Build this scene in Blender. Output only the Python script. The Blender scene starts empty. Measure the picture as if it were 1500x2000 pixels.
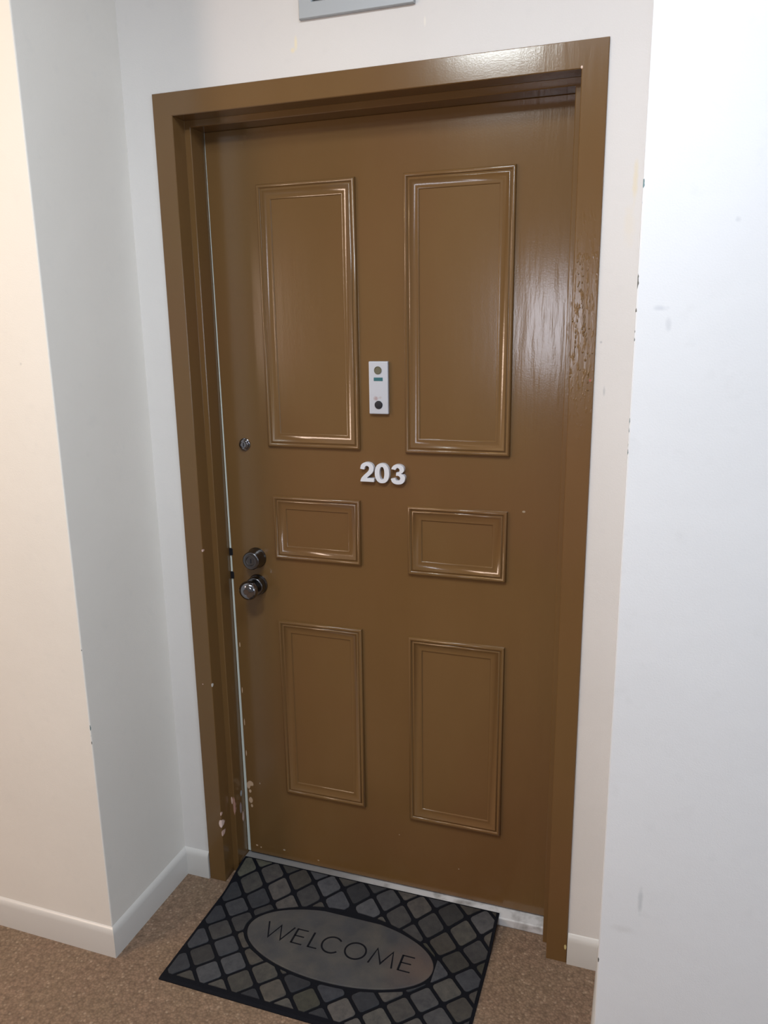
import bpy, bmesh, math, random
from mathutils import Vector, Matrix
random.seed(7)
S = bpy.context.scene
C = S.collection
PI = math.pi

# ------------------------------------------------------------------ camera
CAM = Vector((1.1408, -1.7064, 1.5659))
YAW, PIT, ROL, FPX = .3304, -.2322, -.0144, 1523.09
_f = Vector((-math.sin(YAW)*math.cos(PIT), math.cos(YAW)*math.cos(PIT), math.sin(PIT)))
_r = Vector((math.cos(YAW), math.sin(YAW), 0))
_u = _r.cross(_f)
r2 = _r*math.cos(ROL) + _u*math.sin(ROL)
u2 = -_r*math.sin(ROL) + _u*math.cos(ROL)
cd = bpy.data.cameras.new('camera'); cam = bpy.data.objects.new('camera', cd); C.objects.link(cam)
cam.matrix_world = Matrix(((r2.x, u2.x, -_f.x, CAM.x), (r2.y, u2.y, -_f.y, CAM.y), (r2.z, u2.z, -_f.z, CAM.z), (0, 0, 0, 1)))
cd.sensor_fit = 'VERTICAL'; cd.sensor_height = 36; cd.lens = FPX/2000*36; cd.clip_start = .02
S.camera = cam

# ------------------------------------------------------------------ light
w = bpy.data.worlds.new('world'); S.world = w; w.use_nodes = True
w.node_tree.nodes['Background'].inputs[0].default_value = (.75, .85, 1, 1)
w.node_tree.nodes['Background'].inputs[1].default_value = .1
def area(name, loc, target, sx, sy, power, col):
    l = bpy.data.lights.new(name, 'AREA'); l.shape = 'RECTANGLE'; l.size = sx; l.size_y = sy
    l.energy = power; l.color = col
    o = bpy.data.objects.new(name, l); C.objects.link(o); o.location = loc
    o.rotation_euler = (Vector(target)-Vector(loc)).to_track_quat('-Z', 'Z').to_euler()
    return o
def lit(name, loc, target, sx, sy, rgb):       # rgb: watts per channel
    e = max(rgb); return area(name, loc, target, sx, sy, e, tuple(c/e for c in rgb))
INVENTED_LAMPS = [((-.9, -1.0), (12.0, 9.4, 5.6)), ((1.0, -1.05), (9.2, 10.4, 12.0)), ((.5, -1.5), (20.5, 22.0, 22.0))]  # unseen lamps, invented and tuned to light the door and walls
for (x, y), rgb in INVENTED_LAMPS: lit('invented_lamp_light', (x, y, 2.63), (x, y, 0), .30, .30, rgb)
lit('invented_window_light_large', (-1.95, -2.96, 1.62), (-1.95, 0, 1.62), .62, .70, (38.0, 28.7, 23.0))  # added area light for an invented opening behind the camera
lit('invented_window_light_small', (.52, -2.96, 1.57), (.52, 0, 1.57), .24, .50, (5.8, 6.0, 6.8))  # added narrow light, unseen, gives the highlight on the leaf
lit('invented_end_window_light', (3.96, -1.6, 1.5), (0, -1.6, 1.5), 1.2, 1.4, (22.8, 28.0, 33.0))  # added cool light from the right, its opening is invented
S.view_settings.view_transform = 'Standard'; S.view_settings.look = 'None'
S.view_settings.exposure = 0.15; S.view_settings.gamma = 1
S.view_settings.use_curve_mapping = False

# ------------------------------------------------------------------ node helpers
def newmat(name, rough=.5, metal=0.0, color=(.5, .5, .5)):
    m = bpy.data.materials.new(name); m.use_nodes = True
    nt = m.node_tree; b = nt.nodes['Principled BSDF']
    b.inputs['Base Color'].default_value = (*color, 1)
    b.inputs['Roughness'].default_value = rough; b.inputs['Metallic'].default_value = metal
    return m, nt, b
def N(nt, t, **kw):
    n = nt.nodes.new(t)
    for k, v in kw.items():
        if k in n.inputs: n.inputs[k].default_value = v
        else: setattr(n, k, v)
    return n
def L(nt, a, b): nt.links.new(a, b)
def coords(nt, scale=(1, 1, 1), loc=(0, 0, 0)):
    t = N(nt, 'ShaderNodeTexCoord'); m = N(nt, 'ShaderNodeMapping')
    m.inputs['Scale'].default_value = scale; m.inputs['Location'].default_value = loc
    L(nt, t.outputs['Object'], m.inputs[0]); return m.outputs[0]
def noise(nt, scale, detail=3, vec=None, rough=.5):
    n = N(nt, 'ShaderNodeTexNoise'); n.inputs['Scale'].default_value = scale
    n.inputs['Detail'].default_value = detail; n.inputs['Roughness'].default_value = rough
    L(nt, vec or coords(nt), n.inputs['Vector']); return n.outputs['Fac']
def ramp(nt, fac, p0, p1, c0=(0, 0, 0, 1), c1=(1, 1, 1, 1)):
    r = N(nt, 'ShaderNodeValToRGB'); e = r.color_ramp.elements
    e[0].position = p0; e[1].position = p1; e[0].color = c0; e[1].color = c1
    L(nt, fac, r.inputs[0]); return r.outputs[0]
def mix(nt, fac, a, b):
    m = N(nt, 'ShaderNodeMix', data_type='RGBA')
    for sock, v in ((m.inputs[0], fac), (m.inputs[6], a), (m.inputs[7], b)):
        if hasattr(v, 'node'): L(nt, v, sock)
        else: sock.default_value = v if not isinstance(v, tuple) else ((*v, 1) if len(v) == 3 else v)
    return m.outputs[2]
def math_(nt, op, a, b=0.0, clamp=False):
    m = N(nt, 'ShaderNodeMath', operation=op); m.use_clamp = clamp
    for s, v in ((m.inputs[0], a), (m.inputs[1], b)):
        if hasattr(v, 'node'): L(nt, v, s)
        else: s.default_value = v
    return m.outputs[0]
def spot(nt, center, radii, soft=.5, wob=0.0, wscale=60):
    """1 inside an ellipsoid mark of wear, falling to 0 outside, with an irregular rim"""
    t = N(nt, 'ShaderNodeTexCoord')
    s = N(nt, 'ShaderNodeVectorMath', operation='SUBTRACT'); L(nt, t.outputs['Object'], s.inputs[0]); s.inputs[1].default_value = center
    d = N(nt, 'ShaderNodeVectorMath', operation='DIVIDE'); L(nt, s.outputs[0], d.inputs[0]); d.inputs[1].default_value = radii
    l = N(nt, 'ShaderNodeVectorMath', operation='LENGTH'); L(nt, d.outputs[0], l.inputs[0])
    v = l.outputs['Value']
    if wob:
        n = noise(nt, wscale, 2); v = math_(nt, 'ADD', v, math_(nt, 'MULTIPLY', math_(nt, 'SUBTRACT', n, .5), wob*2))
    mr = N(nt, 'ShaderNodeMapRange'); L(nt, v, mr.inputs[0])
    mr.inputs[1].default_value = 1-soft; mr.inputs[2].default_value = 1.0
    mr.inputs[3].default_value = 1.0; mr.inputs[4].default_value = 0.0
    return mr.outputs[0]
def bump(nt, b, h, strength, dist=.001, prev=None):
    n = N(nt, 'ShaderNodeBump'); n.inputs['Strength'].default_value = strength; n.inputs['Distance'].default_value = dist
    L(nt, h, n.inputs['Height'])
    if prev: L(nt, prev.outputs[0], n.inputs['Normal'])
    L(nt, n.outputs[0], b.inputs['Normal']); return n

# ------------------------------------------------------------------ materials
WALL = (.72, .695, .675)
def wall_mat(name, marks=(), chips=None, base=WALL):
    m, nt, b = newmat(name, .55)
    col = mix(nt, ramp(nt, noise(nt, 3.0, 4), .35, .7), tuple(c*.965 for c in base), base)
    col = mix(nt, math_(nt, 'MULTIPLY', ramp(nt, noise(nt, 26, 3), .62, .78), .10), col, (.50, .50, .50))
    for cen, rad, colr, amt, wob in marks:
        col = mix(nt, math_(nt, 'MULTIPLY', spot(nt, cen, rad, .7, wob), amt), col, colr)
    if chips:
        for x, y, (z0, z1), thr in chips:
            v = coords(nt)
            sx = N(nt, 'ShaderNodeSeparateXYZ'); L(nt, v, sx.inputs[0])
            dx = math_(nt, 'ABSOLUTE', math_(nt, 'SUBTRACT', sx.outputs[0], x)); dy = math_(nt, 'ABSOLUTE', math_(nt, 'SUBTRACT', sx.outputs[1], y))
            near = math_(nt, 'LESS_THAN', math_(nt, 'ADD', dx, dy), math_(nt, 'MULTIPLY', math_(nt, 'SUBTRACT', noise(nt, 60, 2), .22), .0065))
            inz = math_(nt, 'MULTIPLY', math_(nt, 'GREATER_THAN', sx.outputs[2], z0), math_(nt, 'LESS_THAN', sx.outputs[2], z1))
            gap = math_(nt, 'GREATER_THAN', noise(nt, 11, 4, coords(nt, (.2, .2, 1))), thr)
            f = math_(nt, 'MULTIPLY', math_(nt, 'MULTIPLY', near, inz), gap)
            col = mix(nt, f, col, mix(nt, ramp(nt, noise(nt, 5, 1), .45, .6), (.10, .10, .09), (.16, .26, .28)))
    L(nt, col, b.inputs['Base Color'])
    p = bump(nt, b, noise(nt, 330, 3), .35, .0006)
    bump(nt, b, noise(nt, 14, 2), .25, .003, p)
    return m
m_wall = wall_mat('wall_paint')
m_wall_back = wall_mat('alcove_paint', base=(.695, .665, .645), marks=[
    ((.368, .004, 2.166), (.0045, .02, .017), (.80, .70, .48), .75, .25),
    ((.360, .004, 2.152), (.007, .02, .007), (.80, .68, .42), .6, .25),
    ((.657, .004, 2.172), (.003, .02, .012), (.85, .80, .70), .5, .2),
    ((1.085, .004, 1.84), (.006, .02, .05), (.72, .60, .36), .45, .4),
    ((1.078, .004, 1.76), (.014, .02, .05), (.72, .62, .46), .25, .5),
    ((1.046, .004, 1.43), (.003, .02, .012), (.35, .36, .38), .45, .3),
    ((1.035, .004, 1.53), (.003, .02, .003), (.30, .30, .33), .5, .3)])
m_wall_right = wall_mat('pier_paint_right_cool_lit', marks=[
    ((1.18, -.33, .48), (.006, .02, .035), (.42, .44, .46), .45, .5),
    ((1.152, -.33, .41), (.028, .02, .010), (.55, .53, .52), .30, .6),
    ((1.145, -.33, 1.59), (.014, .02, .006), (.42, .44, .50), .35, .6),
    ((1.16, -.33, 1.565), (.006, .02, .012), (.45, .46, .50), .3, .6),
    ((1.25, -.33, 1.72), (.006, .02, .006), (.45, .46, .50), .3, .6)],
    chips=[(1.107, -.33, (1.50, 1.80), .42), (1.107, -.33, (.2, 1.5), .575)], base=(.765, .765, .785))  # base brightened and blued to stand in for cool light on this pier
m_wall_left = wall_mat('pier_paint_left', marks=[((-.16, -.33, 1.50), (.004, .02, .004), (.4, .4, .4), .4, .3)],
    chips=[(-.082, -.33, (.60, .95), .52)], base=(.74, .70, .65))
m_wall_far = wall_mat('corridor_far_paint', base=(.27, .26, .25))  # kept dark so these unseen walls bounce less light
m_base, nt, b = newmat('baseboard_gloss_paint', .30, color=(.58, .555, .53))
bump(nt, b, noise(nt, 40, 3), .12, .002)
m_ceiling, nt, b = newmat('ceiling_paint', .8, color=(.55, .54, .52)); bump(nt, b, noise(nt, 120, 3), .2, .001)

# carpet
m_carpet, nt, b = newmat('loop_pile_carpet', .95)
vo = N(nt, 'ShaderNodeTexVoronoi'); vo.inputs['Scale'].default_value = 165; L(nt, coords(nt), vo.inputs['Vector'])
n1 = noise(nt, 60, 4); n2 = noise(nt, 7, 3)
c = mix(nt, ramp(nt, n1, .3, .7), (.165, .104, .068), (.270, .172, .116))
c = mix(nt, math_(nt, 'MULTIPLY', ramp(nt, n2, .35, .7), .35), c, (.205, .150, .090))
sep = N(nt, 'ShaderNodeSeparateColor'); L(nt, vo.outputs['Color'], sep.inputs[0])
c = mix(nt, math_(nt, 'MULTIPLY', ramp(nt, sep.outputs[0], .90, .97), .40), c, (.42, .31, .22))
c = mix(nt, math_(nt, 'MULTIPLY', ramp(nt, sep.outputs[1], .80, .95), .5), c, (.13, .085, .055))
c = mix(nt, ramp(nt, vo.outputs['Distance'], .35, .9, (0, 0, 0, 1), (.55, .55, .55, 1)), c, (.09, .055, .035))
L(nt, c, b.inputs['Base Color'])
h = math_(nt, 'ADD', math_(nt, 'MULTIPLY', vo.outputs['Distance'], -1.0), math_(nt, 'MULTIPLY', n1, .5))
bump(nt, b, h, .6, .003)

# brown gloss paint; chips show pinkish undercoat
def brown_mat(name, chips, blobs=False, brush=.35, rough=.17):
    m, nt, b = newmat(name, rough)
    v = coords(nt, (1, 1, .35))
    col = mix(nt, ramp(nt, noise(nt, 5, 4, v), .35, .68), (.146, .078, .0275), (.161, .0885, .0330))
    col = mix(nt, math_(nt, 'MULTIPLY', ramp(nt, noise(nt, 2.2, 2), .45, .65), .35), col, (.158, .074, .032))
    for cen, rad, colr, wob in chips:
        col = mix(nt, spot(nt, cen, rad, .18, wob, 70), col, colr)
    L(nt, col, b.inputs['Base Color'])
    hb = noise(nt, 55, 3, coords(nt, (1, 1, .12)))      # brush marks, coarser towards the hinge side
    sx = N(nt, 'ShaderNodeSeparateXYZ'); L(nt, coords(nt), sx.inputs[0])
    mr = N(nt, 'ShaderNodeMapRange'); L(nt, sx.outputs[0], mr.inputs[0])
    mr.inputs[1].default_value = .80; mr.inputs[2].default_value = .90; mr.inputs[3].default_value = .35; mr.inputs[4].default_value = 1.5
    p = bump(nt, b, math_(nt, 'MULTIPLY', hb, mr.outputs[0]), brush, .0009)
    p = bump(nt, b, noise(nt, 260, 2), .12, .0005, p)
    if blobs:   # drips and lumps of thick paint on the right jamb
        n = ramp(nt, noise(nt, 110, 3, coords(nt, (1.5, 1, .35))), .56, .72)
        f = spot(nt, (.995, 0, 1.56), (.05, .1, .27), .6, .2, 12)
        p = bump(nt, b, math_(nt, 'MULTIPLY', n, f), .6, .0012, p)
    return m
PK = (.62, .42, .36)
m_frame = brown_mat('brown_gloss_frame_paint', [
    ((.048, .0, .190), (.0062, .02, .013), (.74, .56, .50), .25), ((.050, .0, .222), (.002, .01, .006), PK, .3),
    ((.051, .0, .158), (.0024, .02, .010), PK, .3), ((.058, .051, .235), (.003, .006, .012), PK, .4), ((.064, .053, .215), (.003, .01, .03), (.40, .22, .17), .5),
    ((.066, .085, .19), (.01, .006, .022), (.32, .26, .26), .4), ((.066, .095, .155), (.01, .005, .018), PK, .5), ((.066, .092, .235), (.01, .006, .010), (.35, .38, .40), .4),
    ((.051, .0, 1.003), (.003, .01, .004), PK, .3), ((.0225, .0, .62), (.0015, .01, .002), PK, .2), ((.051, .0, .62), (.002, .01, .006), (.62, .60, .55), .3),
    ((.974, .0, 2.052), (.002, .01, .003), (.8, .6, .5), .2), ((1.02, .0, .045), (.003, .01, .008), (.55, .45, .2), .3),
    ((1.017, .0, 1.452), (.002, .01, .003), (.35, .08, .05), .2)], blobs=True, brush=.25)
m_drip = brown_mat('thick_gloss_drip_paint', [], brush=.05, rough=.05)
LC = []
rr = random.Random(3)
for (x, z, rx, rz) in ((.090, .262, .010, .009), (.087, .236, .0045, .0065), (.0875, .207, .007, .010), (.090, .188, .004, .006), (.083, .255, .006, .012),
                       (.121, .268, .002, .003), (.190, .060, .004, .003), (.100, .056, .004, .003), (.113, .052, .003, .003), (.300, .05, .003, .002), (.55, .19, .0016, .0016), (.72, .12, .0016, .0016), (.082, .36, .0018, .010), (.082, .46, .0015, .012), (.081, .56, .0015, .010), (.082, .70, .0018, .008), (.87, 1.135, .004, .0025)):
    LC.append(((x, .108, z), (rx, .02, rz), (.52, .36, .24) if x < .12 else (.36, .28, .20), .3))
m_door = brown_mat('brown_gloss_door_paint', LC, brush=.45)
m_strip, nt, b = newmat('pale_edge_strip', .5, color=(.62, .66, .62)); bump(nt, b, noise(nt, 70, 2), .3, .001)
m_sill, nt, b = newmat('worn_white_sill_paint', .4)
f = ramp(nt, noise(nt, 22, 5), .45, .72); f = math_(nt, 'MAXIMUM', f, math_(nt, 'MULTIPLY', spot(nt, (.05, .09, .02), (.62, .2, .2), .6, .2, 12), .95))
L(nt, mix(nt, f, (.60, .60, .62), (.20, .19, .185)), b.inputs['Base Color']); bump(nt, b, noise(nt, 60, 3), .3, .002)
m_plate, nt, b = newmat('satin_silver_plate', .35, .3, (.52, .55, .62))
sp = spot(nt, (.506, .1, 1.398), (.007, .02, .007), .6, .5, 150)
col = mix(nt, math_(nt, 'MULTIPLY', sp, .75), (.52, .55, .62), (.36, .24, .24))
col = mix(nt, math_(nt, 'MULTIPLY', spot(nt, (.516, .1, 1.400), (.006, .02, .004), .7, .8, 220), .5), col, (.42, .36, .36))
L(nt, col, b.inputs['Base Color'])
m_white, _, _ = newmat('white_plastic_numeral', .4, color=(.64, .655, .71))
m_chrome, nt, b = newmat('chrome', .13, 1.0, (.25, .25, .27)); bump(nt, b, noise(nt, 30, 2), .05, .001)
m_dark_metal, nt, b = newmat('dark_tarnished_chrome', .22, 1.0, (.16, .16, .17))
m_black, _, _ = newmat('black_plastic', .6, color=(.006, .006, .012))
m_lens, nt, b = newmat('viewer_lens', .25, .6, (.21, .20, .14))
m_teal, _, _ = newmat('teal_window', .25, color=(.035, .13, .15))
m_hole, _, _ = newmat('dark_bolt_metal', .5, .6, (.02, .02, .025))  # dark metal of the latch bolts
m_vent, nt, b = newmat('grey_enamel_vent', .45, .15, (.40, .425, .45)); bump(nt, b, noise(nt, 90, 2), .1, .001)
m_vent_dark, _, _ = newmat('vent_duct_inside', .9, color=(.05, .05, .05))
m_rubber, nt, b = newmat('black_rubber', .85, color=(.0045, .005, .008)); b.inputs['Specular IOR Level'].default_value = .15; bump(nt, b, noise(nt, 400, 3), .5, .001)
def mat_tiles(name, cols, sc):
    m, nt, b = newmat(name, .85)
    a = N(nt, 'ShaderNodeVertexColor'); a.layer_name = 'tint'
    n = noise(nt, sc, 5, rough=.65)
    col = N(nt, 'ShaderNodeMix', data_type='RGBA', blend_type='MULTIPLY'); col.inputs[0].default_value = 1
    L(nt, a.outputs['Color'], col.inputs[6])
    L(nt, ramp(nt, n, .3, .72, (.62, .62, .66, 1), (1.25, 1.22, 1.15, 1)), col.inputs[7])
    L(nt, col.outputs[2], b.inputs['Base Color'])
    p = bump(nt, b, noise(nt, 500, 3), .5, .0012); bump(nt, b, noise(nt, 60, 3), .3, .002, p)
    return m
m_tile = mat_tiles('stone_look_pile', None, 55)
m_oval, nt, b = newmat('oval_stone_look_pile', .85)
n = noise(nt, 16, 5, rough=.6); n_b = noise(nt, 9, 3, coords(nt, loc=(3, 1, 0)))
c = mix(nt, ramp(nt, n, .35, .68), (.040, .040, .044), (.070, .064, .058))
c = mix(nt, math_(nt, 'MULTIPLY', spot(nt, (.68, -.13, 0), (.11, .13, .1), .8, .3, 10), .55), c, (.105, .066, .052))
c = mix(nt, math_(nt, 'MULTIPLY', ramp(nt, n_b, .5, .7), .4), c, (.042, .045, .055))
L(nt, c, b.inputs['Base Color']); bump(nt, b, noise(nt, 450, 3), .5, .0012)

# ------------------------------------------------------------------ mesh helpers
def obj(name, bm, mat, parent=None, smooth=False, bevel=0, seg=2, kind=None, angle=35):
    bmesh.ops.recalc_face_normals(bm, faces=bm.faces)
    me = bpy.data.meshes.new(name); bm.to_mesh(me); bm.free()
    o = bpy.data.objects.new(name, me); C.objects.link(o)
    for mm in (mat if isinstance(mat, list) else [mat]): me.materials.append(mm)
    if parent: o.parent = parent; o.matrix_parent_inverse = parent.matrix_world.inverted() if False else Matrix.Translation(-Vector(parent.location))
    if smooth:
        for p in me.polygons: p.use_smooth = True
        me.set_sharp_from_angle(angle=math.radians(angle))
    if bevel:
        bv = o.modifiers.new('bevel', 'BEVEL'); bv.width = bevel; bv.segments = seg; bv.limit_method = 'ANGLE'; bv.angle_limit = math.radians(40)
        bv.harden_normals = False
    if kind: o['kind'] = kind
    return o
def box(bm, x0, x1, y0, y1, z0, z1):
    v = [bm.verts.new(p) for p in ((x0, y0, z0), (x1, y0, z0), (x1, y1, z0), (x0, y1, z0), (x0, y0, z1), (x1, y0, z1), (x1, y1, z1), (x0, y1, z1))]
    for f in ((0, 3, 2, 1), (4, 5, 6, 7), (0, 1, 5, 4), (1, 2, 6, 5), (2, 3, 7, 6), (3, 0, 4, 7)): bm.faces.new([v[i] for i in f])
def extrude_poly(bm, pts, axis, a, b):
    """prism of a 2D polygon; axis 'z': pts=(x,y); axis 'y': pts=(x,z)"""
    mk = (lambda p, t: (p[0], p[1], t)) if axis == 'z' else (lambda p, t: (p[0], t, p[1]))
    lo = [bm.verts.new(mk(p, a)) for p in pts]; hi = [bm.verts.new(mk(p, b)) for p in pts]
    n = len(pts)
    bm.faces.new(lo); bm.faces.new(hi)
    for i in range(n): bm.faces.new([lo[i], lo[(i+1) % n], hi[(i+1) % n], hi[i]])
def sweep(bm, path, profile, closed=False, cap=True):
    """path: list of functions mapping (inset, depth) -> point, so mitres come out exact"""
    rings = [[bm.verts.new(fn(i, d)) for i, d in profile] for fn in path]
    n = len(profile); m = len(path)
    for k in range(m if closed else m-1):
        A, B = rings[k], rings[(k+1) % m]
        for i in range(n-(0 if cap == 'loop' else 1)):
            bm.faces.new([A[i], A[(i+1) % n], B[(i+1) % n], B[i]])
    if cap == 'loop' and not closed: bm.faces.new(rings[0]); bm.faces.new(rings[-1])
def lathe(bm, center, prof, seg=40):
    """profile (radius, distance out of the door), axis along -y"""
    cx, cy, cz = center; rings = []
    for r, d in prof:
        if r < 1e-6: rings.append([bm.verts.new((cx, cy-d, cz))])
        else: rings.append([bm.verts.new((cx+r*math.cos(2*PI*k/seg), cy-d, cz+r*math.sin(2*PI*k/seg))) for k in range(seg)])
    for A, B in zip(rings, rings[1:]):
        for k in range(seg):
            a = [A[k % len(A)], A[(k+1) % len(A)]] if len(A) > 1 else [A[0]]
            b_ = [B[(k+1) % len(B)], B[k % len(B)]] if len(B) > 1 else [B[0]]
            if len(a)+len(b_) > 2: bm.faces.new(a+b_)
    for r_ in (rings[0], rings[-1]):
        if len(r_) > 2: bm.faces.new(r_)
def thing(name, label, cat, loc, group=None, kind=None):
    o = bpy.data.objects.new(name, None); C.objects.link(o); o.location = loc; o.empty_display_size = .05
    if label: o['label'] = label
    if cat: o['category'] = cat
    if group: o['group'] = group
    if kind: o['kind'] = kind
    return o
def arc_smooth(pts, k=5):
    out = []; n = len(pts)
    for i in range(n):
        p0, p1, p2, p3 = (Vector(pts[(i+j) % n][:2]) for j in (-1, 0, 1, 2))
        c1, c2 = len(pts[i]) > 2, len(pts[(i+1) % n]) > 2
        if c1 and c2: out.append(tuple(p1)); continue
        if c1: p0 = p1*2-p2 if False else p1
        if c2: p3 = p2
        for j in range(k):
            t = j/k
            q = .5*((2*p1)+(-p0+p2)*t+(2*p0-5*p1+4*p2-p3)*t*t+(-p0+3*p1-3*p2+p3)*t**3)
            out.append(tuple(q))
    return out

# ------------------------------------------------------------------ dimensions
W, H, FW, ST, D1, YD = 1.0243, 2.10, .0507, .0152, .0513, .108
NL, D, XR, CH, YB = .082, .33, 1.1075, 2.68, -3.0
XJ0, XJ1, ZJ = FW+ST, W-FW-ST, H-FW-ST
# ------------------------------------------------------------------ structure
bm = bmesh.new(); box(bm, -3.2, 4.2, -3.2, .45, -.12, 0); obj('floor', bm, m_carpet, kind='structure')
bm = bmesh.new(); box(bm, -3.2, 4.2, -3.2, .45, CH, CH+.1); obj('ceiling', bm, m_ceiling, kind='structure')
bm = bmesh.new()
extrude_poly(bm, [(-3.2, -D), (-NL, -D), (-NL, .18), (-3.2, .18)], 'z', 0, CH)
obj('wall_left', bm, m_wall_left, kind='structure', bevel=.003)
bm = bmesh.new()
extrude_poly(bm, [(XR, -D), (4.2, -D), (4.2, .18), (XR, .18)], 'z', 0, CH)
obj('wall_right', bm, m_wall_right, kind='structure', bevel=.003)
bm = bmesh.new()   # recessed wall round the door opening
Y0 = .005
ro = [(-NL, 0), (-NL, CH), (XR, CH), (XR, 0)]; ri = [(.012, 0), (.012, H-.012), (W-.012, H-.012), (W-.012, 0)]
vs = [[bm.verts.new((p[0], y, p[1])) for p in q] for y in (Y0, .18) for q in (ro, ri)]
for k in range(3):
    bm.faces.new([vs[0][k], vs[0][k+1], vs[1][k+1], vs[1][k]]); bm.faces.new([vs[2][k], vs[2][k+1], vs[3][k+1], vs[3][k]])
    bm.faces.new([vs[1][k], vs[1][k+1], vs[3][k+1], vs[3][k]]); bm.faces.new([vs[0][k], vs[0][k+1], vs[2][k+1], vs[2][k]])
obj('wall_back', bm, m_wall_back, kind='structure')
bm = bmesh.new(); box(bm, -.05, 1.10, .19, .26, 0, CH); obj('wall_behind_door', bm, m_wall, kind='structure')
# corridor side behind the camera, with two openings invented to give the light a source
bm = bmesh.new()
wins = [(-2.26, -1.64, 1.27, 1.97), (.40, .64, 1.32, 1.82)]
xs = [-3.2, -2.26, -1.64, .40, .64, 4.2]
for i in range(5):
    x0, x1 = xs[i], xs[i+1]
    wn = [q for q in wins if abs(q[0]-x0) < 1e-6]
    if wn: box(bm, x0, x1, YB-.15, YB, 0, wn[0][2]); box(bm, x0, x1, YB-.15, YB, wn[0][3], CH)
    else: box(bm, x0, x1, YB-.15, YB, 0, CH)
obj('wall_front', bm, m_wall_far, kind='structure')
for x, nm in ((-3.2, 'wall_corridor_left'), (4.1, 'wall_corridor_right')):
    bm = bmesh.new(); box(bm, x, x+.1, YB, -D, 0, CH); obj(nm, bm, m_wall_far, kind='structure')
m_window_glow, nt, b = newmat('invented_window_glow', .3, color=(.8, .88, .95)); b.inputs['Emission Color'].default_value = (.78, .88, 1, 1); b.inputs['Emission Strength'].default_value = .35  # glowing panes for the invented openings, out of view
for i, (x0, x1, z0, z1) in enumerate(wins):
    e = thing('invented_window_%d' % (i+1), None, None, ((x0+x1)/2, YB, z0), kind='structure')
    bm = bmesh.new(); t = .03
    for q in ((x0, x1, z0-t, z0), (x0, x1, z1, z1+t), (x0-t, x0, z0-t, z1+t), (x1, x1+t, z0-t, z1+t)): box(bm, q[0], q[1], YB, YB+.02, q[2], q[3])
    obj('invented_window_frame', bm, m_base, e)
    bm = bmesh.new(); box(bm, x0, x1, YB-.06, YB-.05, z0, z1); obj('invented_pane', bm, m_window_glow, e)

# baseboards with a rounded top
def baseboard(name, pts, h=.082, t=.0095):
    """pts: wall line in plan, room on its right-hand side; mitred"""
    prof = [(0, 0), (t, 0), (t, h-.016), (t-.002, h-.006), (t-.006, h), (0, h+.003)]
    fns = []
    for i, p in enumerate(pts):
        P = Vector(p); dirs = []
        if i > 0: dirs.append((P-Vector(pts[i-1])).normalized())
        if i < len(pts)-1: dirs.append((Vector(pts[i+1])-P).normalized())
        ns = [Vector((d.y, -d.x)) for d in dirs]
        mv = ns[0] if len(ns) == 1 else (ns[0]+ns[1])/(1+ns[0].dot(ns[1]))
        fns.append(lambda o, z, P=P, mv=mv: (P.x+mv.x*o, P.y+mv.y*o, z))
    bm = bmesh.new(); sweep(bm, fns, prof, cap='loop')
    return obj(name, bm, m_base, kind='structure', smooth=True, angle=40)
baseboard('baseboard_left', [(-3.1, -D), (-NL, -D), (-NL, Y0), (-.001, Y0)])
baseboard('baseboard_right', [(W+.001, Y0), (XR, Y0), (XR, -D), (4.1, -D)])

# door frame: one stepped profile swept round three sides
r = .0015
prof = [(-.0, .012), (0, r), (r, 0), (FW-r, 0), (FW, r), (FW, D1-r), (FW+r*.3, D1), (XJ0-r, D1), (XJ0, D1+r), (XJ0, .165), (.013, .165), (.013, .012)]
path = [lambda i, d: (i, d, 0), lambda i, d: (i, d, H-i), lambda i, d: (W-i, d, H-i), lambda i, d: (W-i, d, 0)]
bm = bmesh.new(); sweep(bm, path, prof, cap='loop'); bm.normal_update()
bmesh.ops.triangulate(bm, faces=[f for f in bm.faces if len(f.verts) > 4])
frame_o = obj('trim_1', bm, m_frame, kind='structure')
# hardened drips of gloss paint on the hinge-side face
bm = bmesh.new(); dr = random.Random(5)
def drip(x, z, rx, rz, hgt, lean=0.0):
    n, m = 10, 4; rings = []
    for j in range(m):
        a = PI/2*j/m; q = math.cos(a)
        rings.append([bm.verts.new((x+rx*q*math.cos(2*PI*k/n)+lean*rz*q*math.sin(2*PI*k/n), -hgt*math.sin(a), z+rz*q*math.sin(2*PI*k/n))) for k in range(n)])
    t = bm.verts.new((x, -hgt, z))
    for A, B in zip(rings, rings[1:]):
        for k in range(n): bm.faces.new([A[k], A[(k+1) % n], B[(k+1) % n], B[k]])
    for k in range(n): bm.faces.new([rings[-1][k], rings[-1][(k+1) % n], t])
def run(pts, step=.0085):
    for (x0, z0), (x1, z1) in zip(pts, pts[1:]):
        n = max(1, int(abs(z1-z0)/step))
        for k in range(n):
            t = k/n; drip(x0+(x1-x0)*t+dr.uniform(-.0006, .0006), z0+(z1-z0)*t, dr.uniform(.0009, .0018), dr.uniform(.004, .0075), dr.uniform(.0010, .0020), -(x1-x0)/(z0-z1)*-1)
run([(.985, 1.647), (.992, 1.622), (.998, 1.583), (1.002, 1.555), (1.008, 1.526)])
run([(.985, 1.606), (.987, 1.586), (.983, 1.563), (.983, 1.531), (.982, 1.495)])
run([(1.009, 1.613), (1.007, 1.596)])
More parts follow.
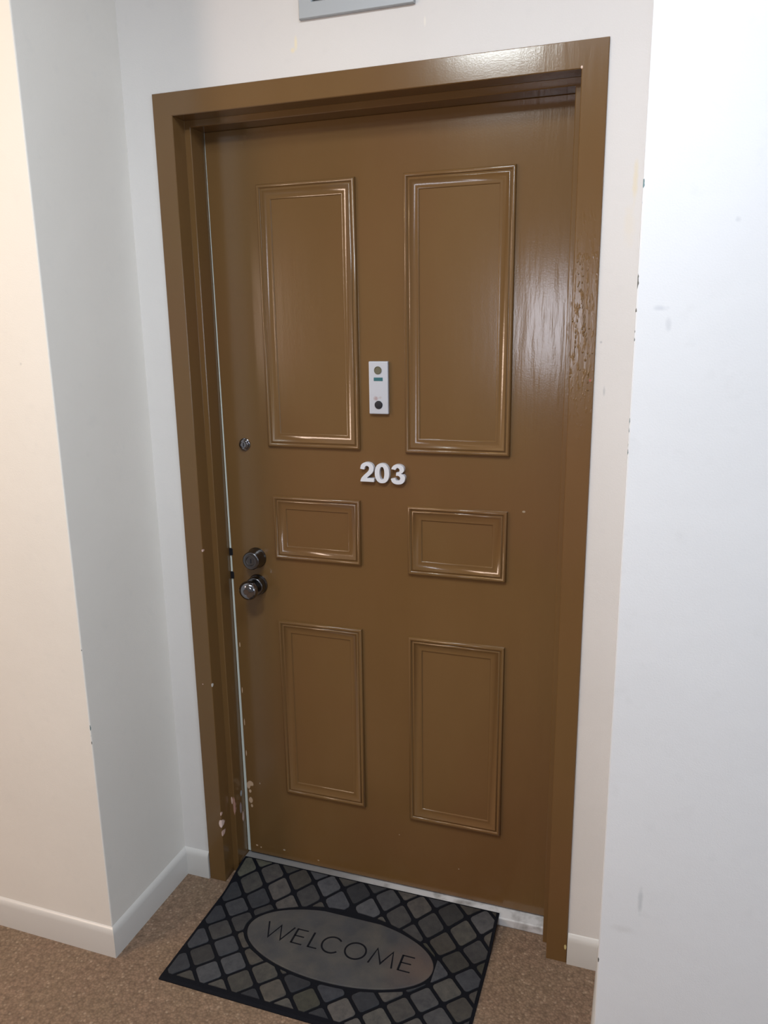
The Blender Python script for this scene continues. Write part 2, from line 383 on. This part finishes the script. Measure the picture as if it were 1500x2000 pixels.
for x, z in [(.981, 1.692), (.986, 1.687), (.984, 1.667), (.993, 1.663), (1.002, 1.675), (.991, 1.677), (.976, 1.574), (1.01, 1.558), (.997, 1.563), (.998, 1.55), (.999, 1.51), (1.009, 1.508), (1.019, 1.508), (1.005, 1.494), (.995, 1.474), (1.012, 1.465), (1.012, 1.448), (1.013, 1.432), (.976, 1.46), (.9955, 1.558), (.999, 1.545), (.990, 1.60), (.992, 1.65)]:
    drip(x, z, dr.uniform(.0012, .0024), dr.uniform(.0014, .0034), dr.uniform(.0010, .0020))
obj('paint_drip', bm, m_drip, frame_o, smooth=True, kind='stuff', angle=80)
# sill
bm = bmesh.new()
extrude_poly(bm, [(XJ0+.0005, .072), (XJ1-.0005, .072), (XJ1-.0005, .165), (XJ0+.0005, .165)], 'z', 0, .025)
obj('trim_2', bm, m_sill, kind='structure', bevel=.003)

# ------------------------------------------------------------------ door
door = thing('door_1', 'brown gloss six-panel door with white number 203 and chrome knob', 'door', (.512, YD, .027), kind='structure')
LX0, LX1, LZ0, LZ1 = .0775, XJ1-.0025, .031, 2.034
bm = bmesh.new()
extrude_poly(bm, [(LX0, LZ0), (LX1, LZ0), (LX1, LZ1), (LX0-.0085, LZ1)], 'y', YD, YD+.04)
obj('door_leaf', bm, m_door, door, bevel=.0012)
bm = bmesh.new()   # pale strip down the latch edge, narrowing upwards
extrude_poly(bm, [(XJ0+.0015, LZ0), (LX0-.0002, LZ0), (LX0-.0085, LZ1), (XJ0+.0008, LZ1)], 'y', YD+.003, YD+.038)
o = obj('edge_strip', bm, m_strip, door); o['label'] = 'pale unpainted strip along the latch edge'
for z in (.972, .905):
    bm = bmesh.new(); box(bm, XJ0+.0003, LX0+.0005, YD-.0005, YD+.02, z-.010, z+.010); obj('latch_bolt', bm, m_hole, door, bevel=.001)
MP = [(0, 0), (.0004, .0055), (.0022, .0085), (.0052, .0095), (.0080, .0078), (.0098, .0044), (.0112, .0044), (.0124, .0062), (.0146, .0068),
      (.0166, .0054), (.0180, .0038), (.0310, .0027), (.0328, .0030), (.0350, .0026), (.0365, 0)]
panels = [(.2045, .4600, 1.2690, 1.9065), (.5775, .8345, 1.2660, 1.9060), (.2105, .4560, .9665, 1.1390), (.5820, .8320, .9550, 1.1330),
          (.2100, .4535, .2600, .7900), (.5820, .8325, .2510, .7850)]
for x0, x1, z0, z1 in panels:
    fn = [lambda i, d, a=x0, c=z0: (a+i, YD-d, c+i), lambda i, d, a=x0, c=z1: (a+i, YD-d, c-i), lambda i, d, a=x1, c=z1: (a-i, YD-d, c-i), lambda i, d, a=x1, c=z0: (a-i, YD-d, c+i)]
    bm = bmesh.new(); sweep(bm, fn, MP, closed=True, cap=True)
    o = obj('panel_moulding', bm, m_door, door, smooth=True, angle=50)
def rnd(r_, d0, d1, e=.003, n=4):
    return [(r_, d0)] + [(r_-e+e*math.cos(PI/2*k/n), d1-e+e*math.sin(PI/2*k/n)) for k in range(n+1)]
# upper keyed cylinder of the handle pair
kx = .151
bm = bmesh.new(); lathe(bm, (kx, YD, .9620), [(0, 0), (.0285, 0), (.0285, .002), (.0272, .004)] + [(.0268, .008), (.0255, .022)] + rnd(.0245, .028, .037, .0035) + [(.0130, .0365), (.0120, .0350), (0, .0350)])
dead = obj('deadbolt', bm, m_dark_metal, door, smooth=True); dead['label'] = 'dark chrome deadbolt cylinder'
bm = bmesh.new(); box(bm, kx-.0012, kx+.0012, YD-.0358, YD-.033, .9560, .9680); obj('keyhole', bm, m_black, dead)
bm = bmesh.new(); lathe(bm, (kx, YD, .8860), [(0, 0), (.0285, 0), (.0285, .003), (.0265, .006)] + rnd(.0255, .006, .026, .003) + [(.0150, .027), (0, .027)])
kb = obj('doorknob', bm, m_dark_metal, door, smooth=True); kb['label'] = 'chrome round doorknob on a cylindrical rose'
bm = bmesh.new(); lathe(bm, (kx, YD, .8860), [(.0110, .026), (.0105, .034), (.014, .038), (.0215, .043), (.0255, .050), (.0262, .056), (.0250, .062), (.0210, .067), (.0150, .0695), (.0080, .0705), (.0075, .0695), (0, .0695)])
ball = obj('knob_grip', bm, m_chrome, kb, smooth=True)
# small round lock above
bm = bmesh.new(); lathe(bm, (.1335, YD, 1.2715), [(0, 0), (.0165, 0), (.0160, .002), (.0145, .003)] + rnd(.0135, .003, .009, .002) + [(.0080, .0095), (.0075, .0080), (0, .0080)])
lk = obj('cylinder_lock', bm, m_chrome, door, smooth=True); lk['label'] = 'small round chrome cylinder lock'
bm = bmesh.new(); box(bm, .1325, .1345, YD-.0090, YD-.0075, 1.2665, 1.2765); obj('keyhole', bm, m_black, lk)

# ------------------------------------------------------------------ things on the door
v = thing('door_viewer', 'narrow silver plate with round viewer, teal slot and black button on the brown door', 'door viewer', (.5125, YD, 1.3600))
bm = bmesh.new()
px0, px1, pz0, pz1, py = .4875, .5370, 1.3600, 1.4870, YD-.010
box(bm, px0, px1, py, YD, pz0, pz1)
obj('plate', bm, m_plate, v, bevel=.0022, seg=3)
bm = bmesh.new(); lathe(bm, (.5115, py, 1.4655), [(.0096, 0), (.0096, .0012), (.0086, .0012), (.0076, .0003), (0, .0003)], 32); obj('viewer_lens', bm, m_lens, v, smooth=True)
bm = bmesh.new(); box(bm, .5005, .5235, py-.0006, py+.001, 1.4400, 1.4485); obj('sensor_slot', bm, m_teal, v, bevel=.0004)
bm = bmesh.new(); lathe(bm, (.5120, py, 1.3825), [(.0100, 0), (.0098, .0016), (.0088, .0026), (.0060, .0030), (0, .0030)], 32); obj('push_button', bm, m_black, v, smooth=True)

two = [(0, 0, 1), (.76, 0, 1), (.76, .19, 1), (.37, .19, 1), (.46, .28), (.60, .40), (.70, .52), (.745, .68), (.72, .82), (.62, .94), (.46, 1.0), (.30, 1.0), (.15, .94), (.05, .83), (.01, .66, 1),
       (.24, .63, 1), (.27, .75), (.34, .81), (.42, .81), (.48, .76), (.495, .68), (.46, .58), (.36, .47), (.20, .33), (.06, .17)]
three = [(.02, .27, 1), (.25, .31, 1), (.29, .22), (.38, .18), (.47, .22), (.51, .31), (.47, .40), (.38, .44), (.29, .43, 1), (.31, .60, 1), (.39, .60), (.46, .65), (.48, .72), (.45, .79), (.38, .83), (.31, .80), (.27, .72, 1),
         (.05, .76, 1), (.11, .88), (.22, .97), (.38, 1.0), (.55, .97), (.67, .88), (.71, .75), (.67, .63), (.56, .54), (.68, .49), (.75, .40), (.76, .28), (.70, .13), (.57, .03), (.38, 0), (.20, .03), (.08, .12)]
def digit(name, outline, x0, x1, z0, z1, label):
    bm = bmesh.new(); sx = (x1-x0)/.76; sz = z1-z0
    if outline:
        pts = [(x0+p[0]*sx, z0+p[1]*sz) for p in arc_smooth(outline)]
        extrude_poly(bm, pts, 'y', YD-.012, YD)
        bm.normal_update(); bmesh.ops.triangulate(bm, faces=[f for f in bm.faces if len(f.verts) > 4])
    else:
        n = 48; rings = []
        for (a, b_, y) in ((.38, .5, YD), (.38, .5, YD-.012), (.125, .325, YD-.012), (.125, .325, YD)):
            rings.append([bm.verts.new((x0+(.38+a*math.copysign(abs(math.cos(t))**.88, math.cos(t)))*sx, y, z0+(.5+b_*math.copysign(abs(math.sin(t))**.88, math.sin(t)))*sz)) for t in (2*PI*k/n for k in range(n))])
        for i in range(4):
            A, B = rings[i], rings[(i+1) % 4]
            for k in range(n): bm.faces.new([A[k], A[(k+1) % n], B[(k+1) % n], B[k]])
    o = obj(name, bm, m_white, smooth=True, angle=50, bevel=.0004, seg=1)
    o['label'] = label; o['category'] = 'number'; o['group'] = 'raised white door numerals'
digit('door_numeral', two, .4605, .4975, 1.1905, 1.2395, 'white raised numeral 2 on the brown door, left of the 0')
digit('door_numeral', None, .4995, .5375, 1.1885, 1.2385, 'white raised numeral 0 on the brown door, between the 2 and 3')
digit('door_numeral', three, .5405, .5785, 1.1875, 1.2375, 'white raised numeral 3 on the brown door, right of the 0')

# ------------------------------------------------------------------ vent above the door
vt = thing('air_vent', 'grey metal air vent with a dark louvred opening on the wall above the door', 'vent', (.509, Y0, 2.206))
VX0, VX1, VZ0, VZ1, fl = .3815, .6370, 2.2060, 2.4300, .031
bm = bmesh.new()
pr_ = [(0, 0), (0, .008), (.0015, .010), (fl-.002, .010), (fl, .008), (fl, 0)]
fn = [lambda i, d: (VX0+i, Y0-d, VZ0+i), lambda i, d: (VX0+i, Y0-d, VZ1-i), lambda i, d: (VX1-i, Y0-d, VZ1-i), lambda i, d: (VX1-i, Y0-d, VZ0+i)]
sweep(bm, fn, pr_, closed=True); obj('vent_frame', bm, m_vent, vt)
bm = bmesh.new(); box(bm, VX0+fl, VX1-fl, Y0-.001, Y0, VZ0+fl, VZ1-fl); obj('duct_backing', bm, m_vent_dark, vt)
for k in range(8):
    z = VZ0+fl+.010+k*.0195
    if z > VZ1-fl-.01: break
    bm = bmesh.new(); extrude_poly(bm, [(VX0+fl+.003, 0), (VX1-fl-.003, 0), (VX1-fl-.003, .0012), (VX0+fl+.003, .0012)], 'y', -.009, .001)
    for vv in bm.verts:   # tilt the slat
        yy, zz = vv.co.y, vv.co.z; vv.co.y = Y0-.0015+yy*.78-zz*.3; vv.co.z = z+zz+yy*.75+.004
    obj('slat', bm, m_vent, vt)

# ------------------------------------------------------------------ doormat
MX0, MX1, MY0, MY1 = .0715, .8385, -.3630, .0850
def mz(y):      # the mat lies on the carpet and rides up onto the sill
    t = min(1, max(0, (y+.06)/.135)); return .024*t*t*(3-2*t)
mat_root = thing('doormat', 'dark stone-patterned rubber doormat reading WELCOME in front of the brown door', 'doormat', ((MX0+MX1)/2, (MY0+MY1)/2, 0))
bm = bmesh.new()
ys = [MY0 + (MY1-MY0)*k/60 for k in range(61)]
top, bot = [], []
for y in ys:
    t = .0050
    ed = 0.0025 if y in (ys[0],) else 0
    top.append([bm.verts.new((x, y, mz(y)+t-ed)) for x in (MX0, MX0+.003, MX1-.003, MX1)])
    bot.append([bm.verts.new((x, y, mz(y)+.0004)) for x in (MX0, MX1)])
for k in range(60):
    for j in range(3): bm.faces.new([top[k][j], top[k][j+1], top[k+1][j+1], top[k+1][j]])
    bm.faces.new([bot[k][0], bot[k+1][0], bot[k+1][1], bot[k][1]])
    bm.faces.new([bot[k][0], top[k][0], top[k+1][0], bot[k+1][0]]); bm.faces.new([bot[k][1], bot[k+1][1], top[k+1][3], top[k][3]])
bm.faces.new([bot[0][0], bot[0][1]]+[top[0][j] for j in (3, 2, 1, 0)]); bm.faces.new([bot[-1][1], bot[-1][0]]+top[-1])
obj('rubber_base', bm, m_rubber, mat_root)
OC, OA, OB = (.458, -.136), .255, .1135
def clip(poly, inside, inter):
    out = []
    for i in range(len(poly)):
        a, b_ = poly[i], poly[(i+1) % len(poly)]
        ia, ib = inside(a), inside(b_)
        if ia: out.append(a)
        if ia != ib: out.append(inter(a, b_))
    return out
def clip_half(poly, nx, ny, c):      # keep nx*x+ny*y <= c
    f = lambda p: nx*p[0]+ny*p[1]-c
    def it(a, b_):
        t = f(a)/(f(a)-f(b_)); return (a[0]+(b_[0]-a[0])*t, a[1]+(b_[1]-a[1])*t)
    return clip(poly, lambda p: f(p) <= 0, it)
def in_oval(p, g=.010): return ((p[0]-OC[0])/(OA+g))**2+((p[1]-OC[1])/(OB+g))**2 < 1
bm = bmesh.new(); lay = bm.loops.layers.float_color.new('tint')
PA, PB = .0888, .0895; hw_a, hw_b = .0068, .0060   # half widths of the grooves in c units
pal = [(.085, .080, .072), (.100, .094, .086), (.075, .078, .090), (.060, .064, .078), (.090, .080, .070), (.055, .053, .055), (.095, .092, .070), (.040, .043, .055), (.110, .100, .095), (.088, .086, .092)]
rt_ = random.Random(11)
for i in range(-8, 10):
    for j in range(-14, 8):
        a0, a1 = .182+PA*i+hw_a, .182+PA*(i+1)-hw_a          # x+y
        b0, b1 = PB*j+hw_b, PB*(j+1)-hw_b                    # y-x
        col = rt_.choice(pal); k_ = rt_.uniform(.34, .76); col = tuple(q*k_ for q in col)
        q = .010
        pp = [(a0+q, b0), (a1-q, b0), (a1-q*.3, b0+q*.3), (a1, b0+q), (a1, b1-q), (a1-q*.3, b1-q*.3), (a1-q, b1), (a0+q, b1), (a0+q*.3, b1-q*.3), (a0, b1-q), (a0, b0+q), (a0+q*.3, b0+q*.3)]
        # subdivide so the clip against the oval stays smooth
        poly = []
        for u in range(len(pp)):
            A, B = pp[u], pp[(u+1) % len(pp)]
            n = 10 if u % 3 == 0 else 1
            for s in range(n): poly.append((A[0]+(B[0]-A[0])*s/n, A[1]+(B[1]-A[1])*s/n))
        poly = [((p[0]-p[1])/2, (p[0]+p[1])/2) for p in poly]
        for h in ((-1, 0, -(MX0+.008)), (1, 0, MX1-.007), (0, -1, -(MY0+.020)), (0, 1, MY1-.006)):
            if poly: poly = clip_half(poly, *h)
        if len(poly) < 3: continue
        ins = [in_oval(p) for p in poly]
        if all(ins): continue
        if any(ins):     # push points inside the oval out to its rim
            new = []
            cen = (sum(p[0] for p in poly)/len(poly), sum(p[1] for p in poly)/len(poly))
            if in_oval(cen, -.004): 
                outp = [p for p in poly if not in_oval(p)]; cen = (sum(p[0] for p in outp)/len(outp), sum(p[1] for p in outp)/len(outp))
            for p in poly:
                if in_oval(p):
                    lo, hi = 0.0, 1.0
                    for _ in range(24):
                        md = (lo+hi)/2; t = (p[0]+(cen[0]-p[0])*md, p[1]+(cen[1]-p[1])*md)
                        if in_oval(t): lo = md
                        else: hi = md
                    if not in_oval(cen): new.append((p[0]+(cen[0]-p[0])*hi, p[1]+(cen[1]-p[1])*hi))
                else: new.append(p)
            poly = new
        ar = abs(sum(poly[u][0]*poly[(u+1) % len(poly)][1]-poly[(u+1) % len(poly)][0]*poly[u][1] for u in range(len(poly)))/2)
        if ar < 5e-5: continue
        cx_, cy_ = sum(p[0] for p in poly)/len(poly), sum(p[1] for p in poly)/len(poly)
        r0 = [bm.verts.new((p[0], p[1], mz(p[1])+.0045)) for p in poly]
        r1 = [bm.verts.new((p[0], p[1], mz(p[1])+.0068)) for p in poly]
        r2_ = [bm.verts.new((p[0]+(cx_-p[0])*.05, p[1]+(cy_-p[1])*.05, mz(p[1])+.0078)) for p in poly]
        cc = bm.verts.new((cx_, cy_, mz(cy_)+.0080))
        n = len(poly); fs = []
        for u in range(n):
            w_ = (u+1) % n
            fs += [bm.faces.new([r0[u], r0[w_], r1[w_], r1[u]]), bm.faces.new([r1[u], r1[w_], r2_[w_], r2_[u]]), bm.faces.new([r2_[u], r2_[w_], cc])]
        for fc in fs:
            for lp in fc.loops: lp[lay] = (*col, 1)
obj('tile_pattern', bm, m_tile, mat_root)
bm = bmesh.new(); n = 96
rings = [[bm.verts.new((OC[0]+(OA-e)*math.cos(2*PI*k/n), OC[1]+(OB-e)*math.sin(2*PI*k/n), z)) for k in range(n)] for e, z in ((0, .0045), (0, .0068), (.002, .0080))]
for A, B in zip(rings, rings[1:]):
    for k in range(n): bm.faces.new([A[k], A[(k+1) % n], B[(k+1) % n], B[k]])
bm.faces.new(rings[-1]); obj('oval_panel', bm, m_oval, mat_root)
# lettering WELCOME
def stroke(bm, pts, w_, z0=.0078, z1=.0085, closed=False, w1=None):
    n = len(pts); L_, R_ = [], []
    for i, p in enumerate(pts):
        P = Vector(p)
        a = Vector(pts[(i-1) % n]) if (i > 0 or closed) else None
        c_ = Vector(pts[(i+1) % n]) if (i < n-1 or closed) else None
        d1 = (P-a).normalized() if a is not None else None; d2 = (c_-P).normalized() if c_ is not None else None
        if d1 is None: d1 = d2
        if d2 is None: d2 = d1
        n1, n2 = Vector((-d1.y, d1.x)), Vector((-d2.y, d2.x)); m_ = (n1+n2)/max(.35, 1+n1.dot(n2))
        ww = w_/2
        L_.append(P+m_*ww); R_.append(P-m_*ww)
    def vv(q, z): return bm.verts.new((q.x, q.y, z))
    lt, rt2 = [vv(q, z1) for q in L_], [vv(q, z1) for q in R_]; lb, rb = [vv(q, z0) for q in L_], [vv(q, z0) for q in R_]
    for i in range(n if closed else n-1):
        j = (i+1) % n
        bm.faces.new([lt[i], lt[j], rt2[j], rt2[i]]); bm.faces.new([lb[i], lb[j], lt[j], lt[i]]); bm.faces.new([rt2[i], rt2[j], rb[j], rb[i]])
    if not closed:
        for i in (0, -1): bm.faces.new([lt[i], rt2[i], rb[i], lb[i]])
yb, yt = -.1615, -.1105
def lx(x0, x1, pts): return [(x0+(x1-x0)*u, yb+(yt-yb)*t) for u, t in pts]
bm = bmesh.new()
stroke(bm, lx(.250, .326, [(0, 1), (.27, 0), (.5, .92), (.73, 0), (1, 1)]), .0042)
def E_(x0, x1):
    stroke(bm, lx(x0, x1, [(0, 0), (0, 1)]), .0052)
    for t, e in ((.03, 1), (.52, .88), (.97, 1)): stroke(bm, lx(x0, x1, [(0, t), (e, t)]), .0034)
E_(.3360, .3660)
stroke(bm, lx(.3840, .4060, [(0, 0), (0, 1)]), .0052); stroke(bm, lx(.3840, .4080, [(0, .03), (1, .03)]), .0034)
stroke(bm, [(.4420+.0265*math.cos(t), -.136+.0265*math.sin(t)) for t in (math.radians(42+276*k/30) for k in range(31))], .0046)
stroke(bm, [(.5075+.0275*math.cos(2*PI*k/40), -.136+.0265*math.sin(2*PI*k/40)) for k in range(40)], .0046, closed=True)
stroke(bm, lx(.5500, .6120, [(0, 0), (.16, 1), (.5, .12), (.84, 1), (1, 0)]), .0042)
E_(.6290, .6600)
o = obj('lettering', bm, m_rubber, mat_root); o['label'] = 'black WELCOME lettering'

# ------------------------------------------------------------------ unseen ceiling lamps, invented to carry the fitted light (above and behind the photographer)
for i, ((x, y), rgb) in enumerate(INVENTED_LAMPS):
    lp = thing('invented_ceiling_lamp', None, None, (x, y, CH), kind='structure')
    bm = bmesh.new()
    for q in ((x-.18, x+.18, y-.18, y-.155), (x-.18, x+.18, y+.155, y+.18), (x-.18, x-.155, y-.155, y+.155), (x+.155, x+.18, y-.155, y+.155)): box(bm, *q, 2.628, CH)
    obj('invented_lamp_frame', bm, m_base, lp, bevel=.003)
    bm = bmesh.new(); box(bm, x-.155, x+.155, y-.155, y+.155, 2.635, 2.65); obj('invented_diffuser', bm, m_base, lp)
e = thing('invented_window_3', None, None, (4.1, -1.6, .8), kind='structure')  # unseen end opening, added around the cool light
bm = bmesh.new()
for q in ((-2.25, -.95, .75, .80), (-2.25, -.95, 2.20, 2.25), (-2.25, -2.20, .80, 2.20), (-1.0, -.95, .80, 2.20)): box(bm, 4.06, 4.1, *q)
obj('invented_window_frame', bm, m_base, e)
bm = bmesh.new(); box(bm, 4.08, 4.095, -2.2, -1.0, .8, 2.2); obj('invented_pane', bm, m_window_glow, e)
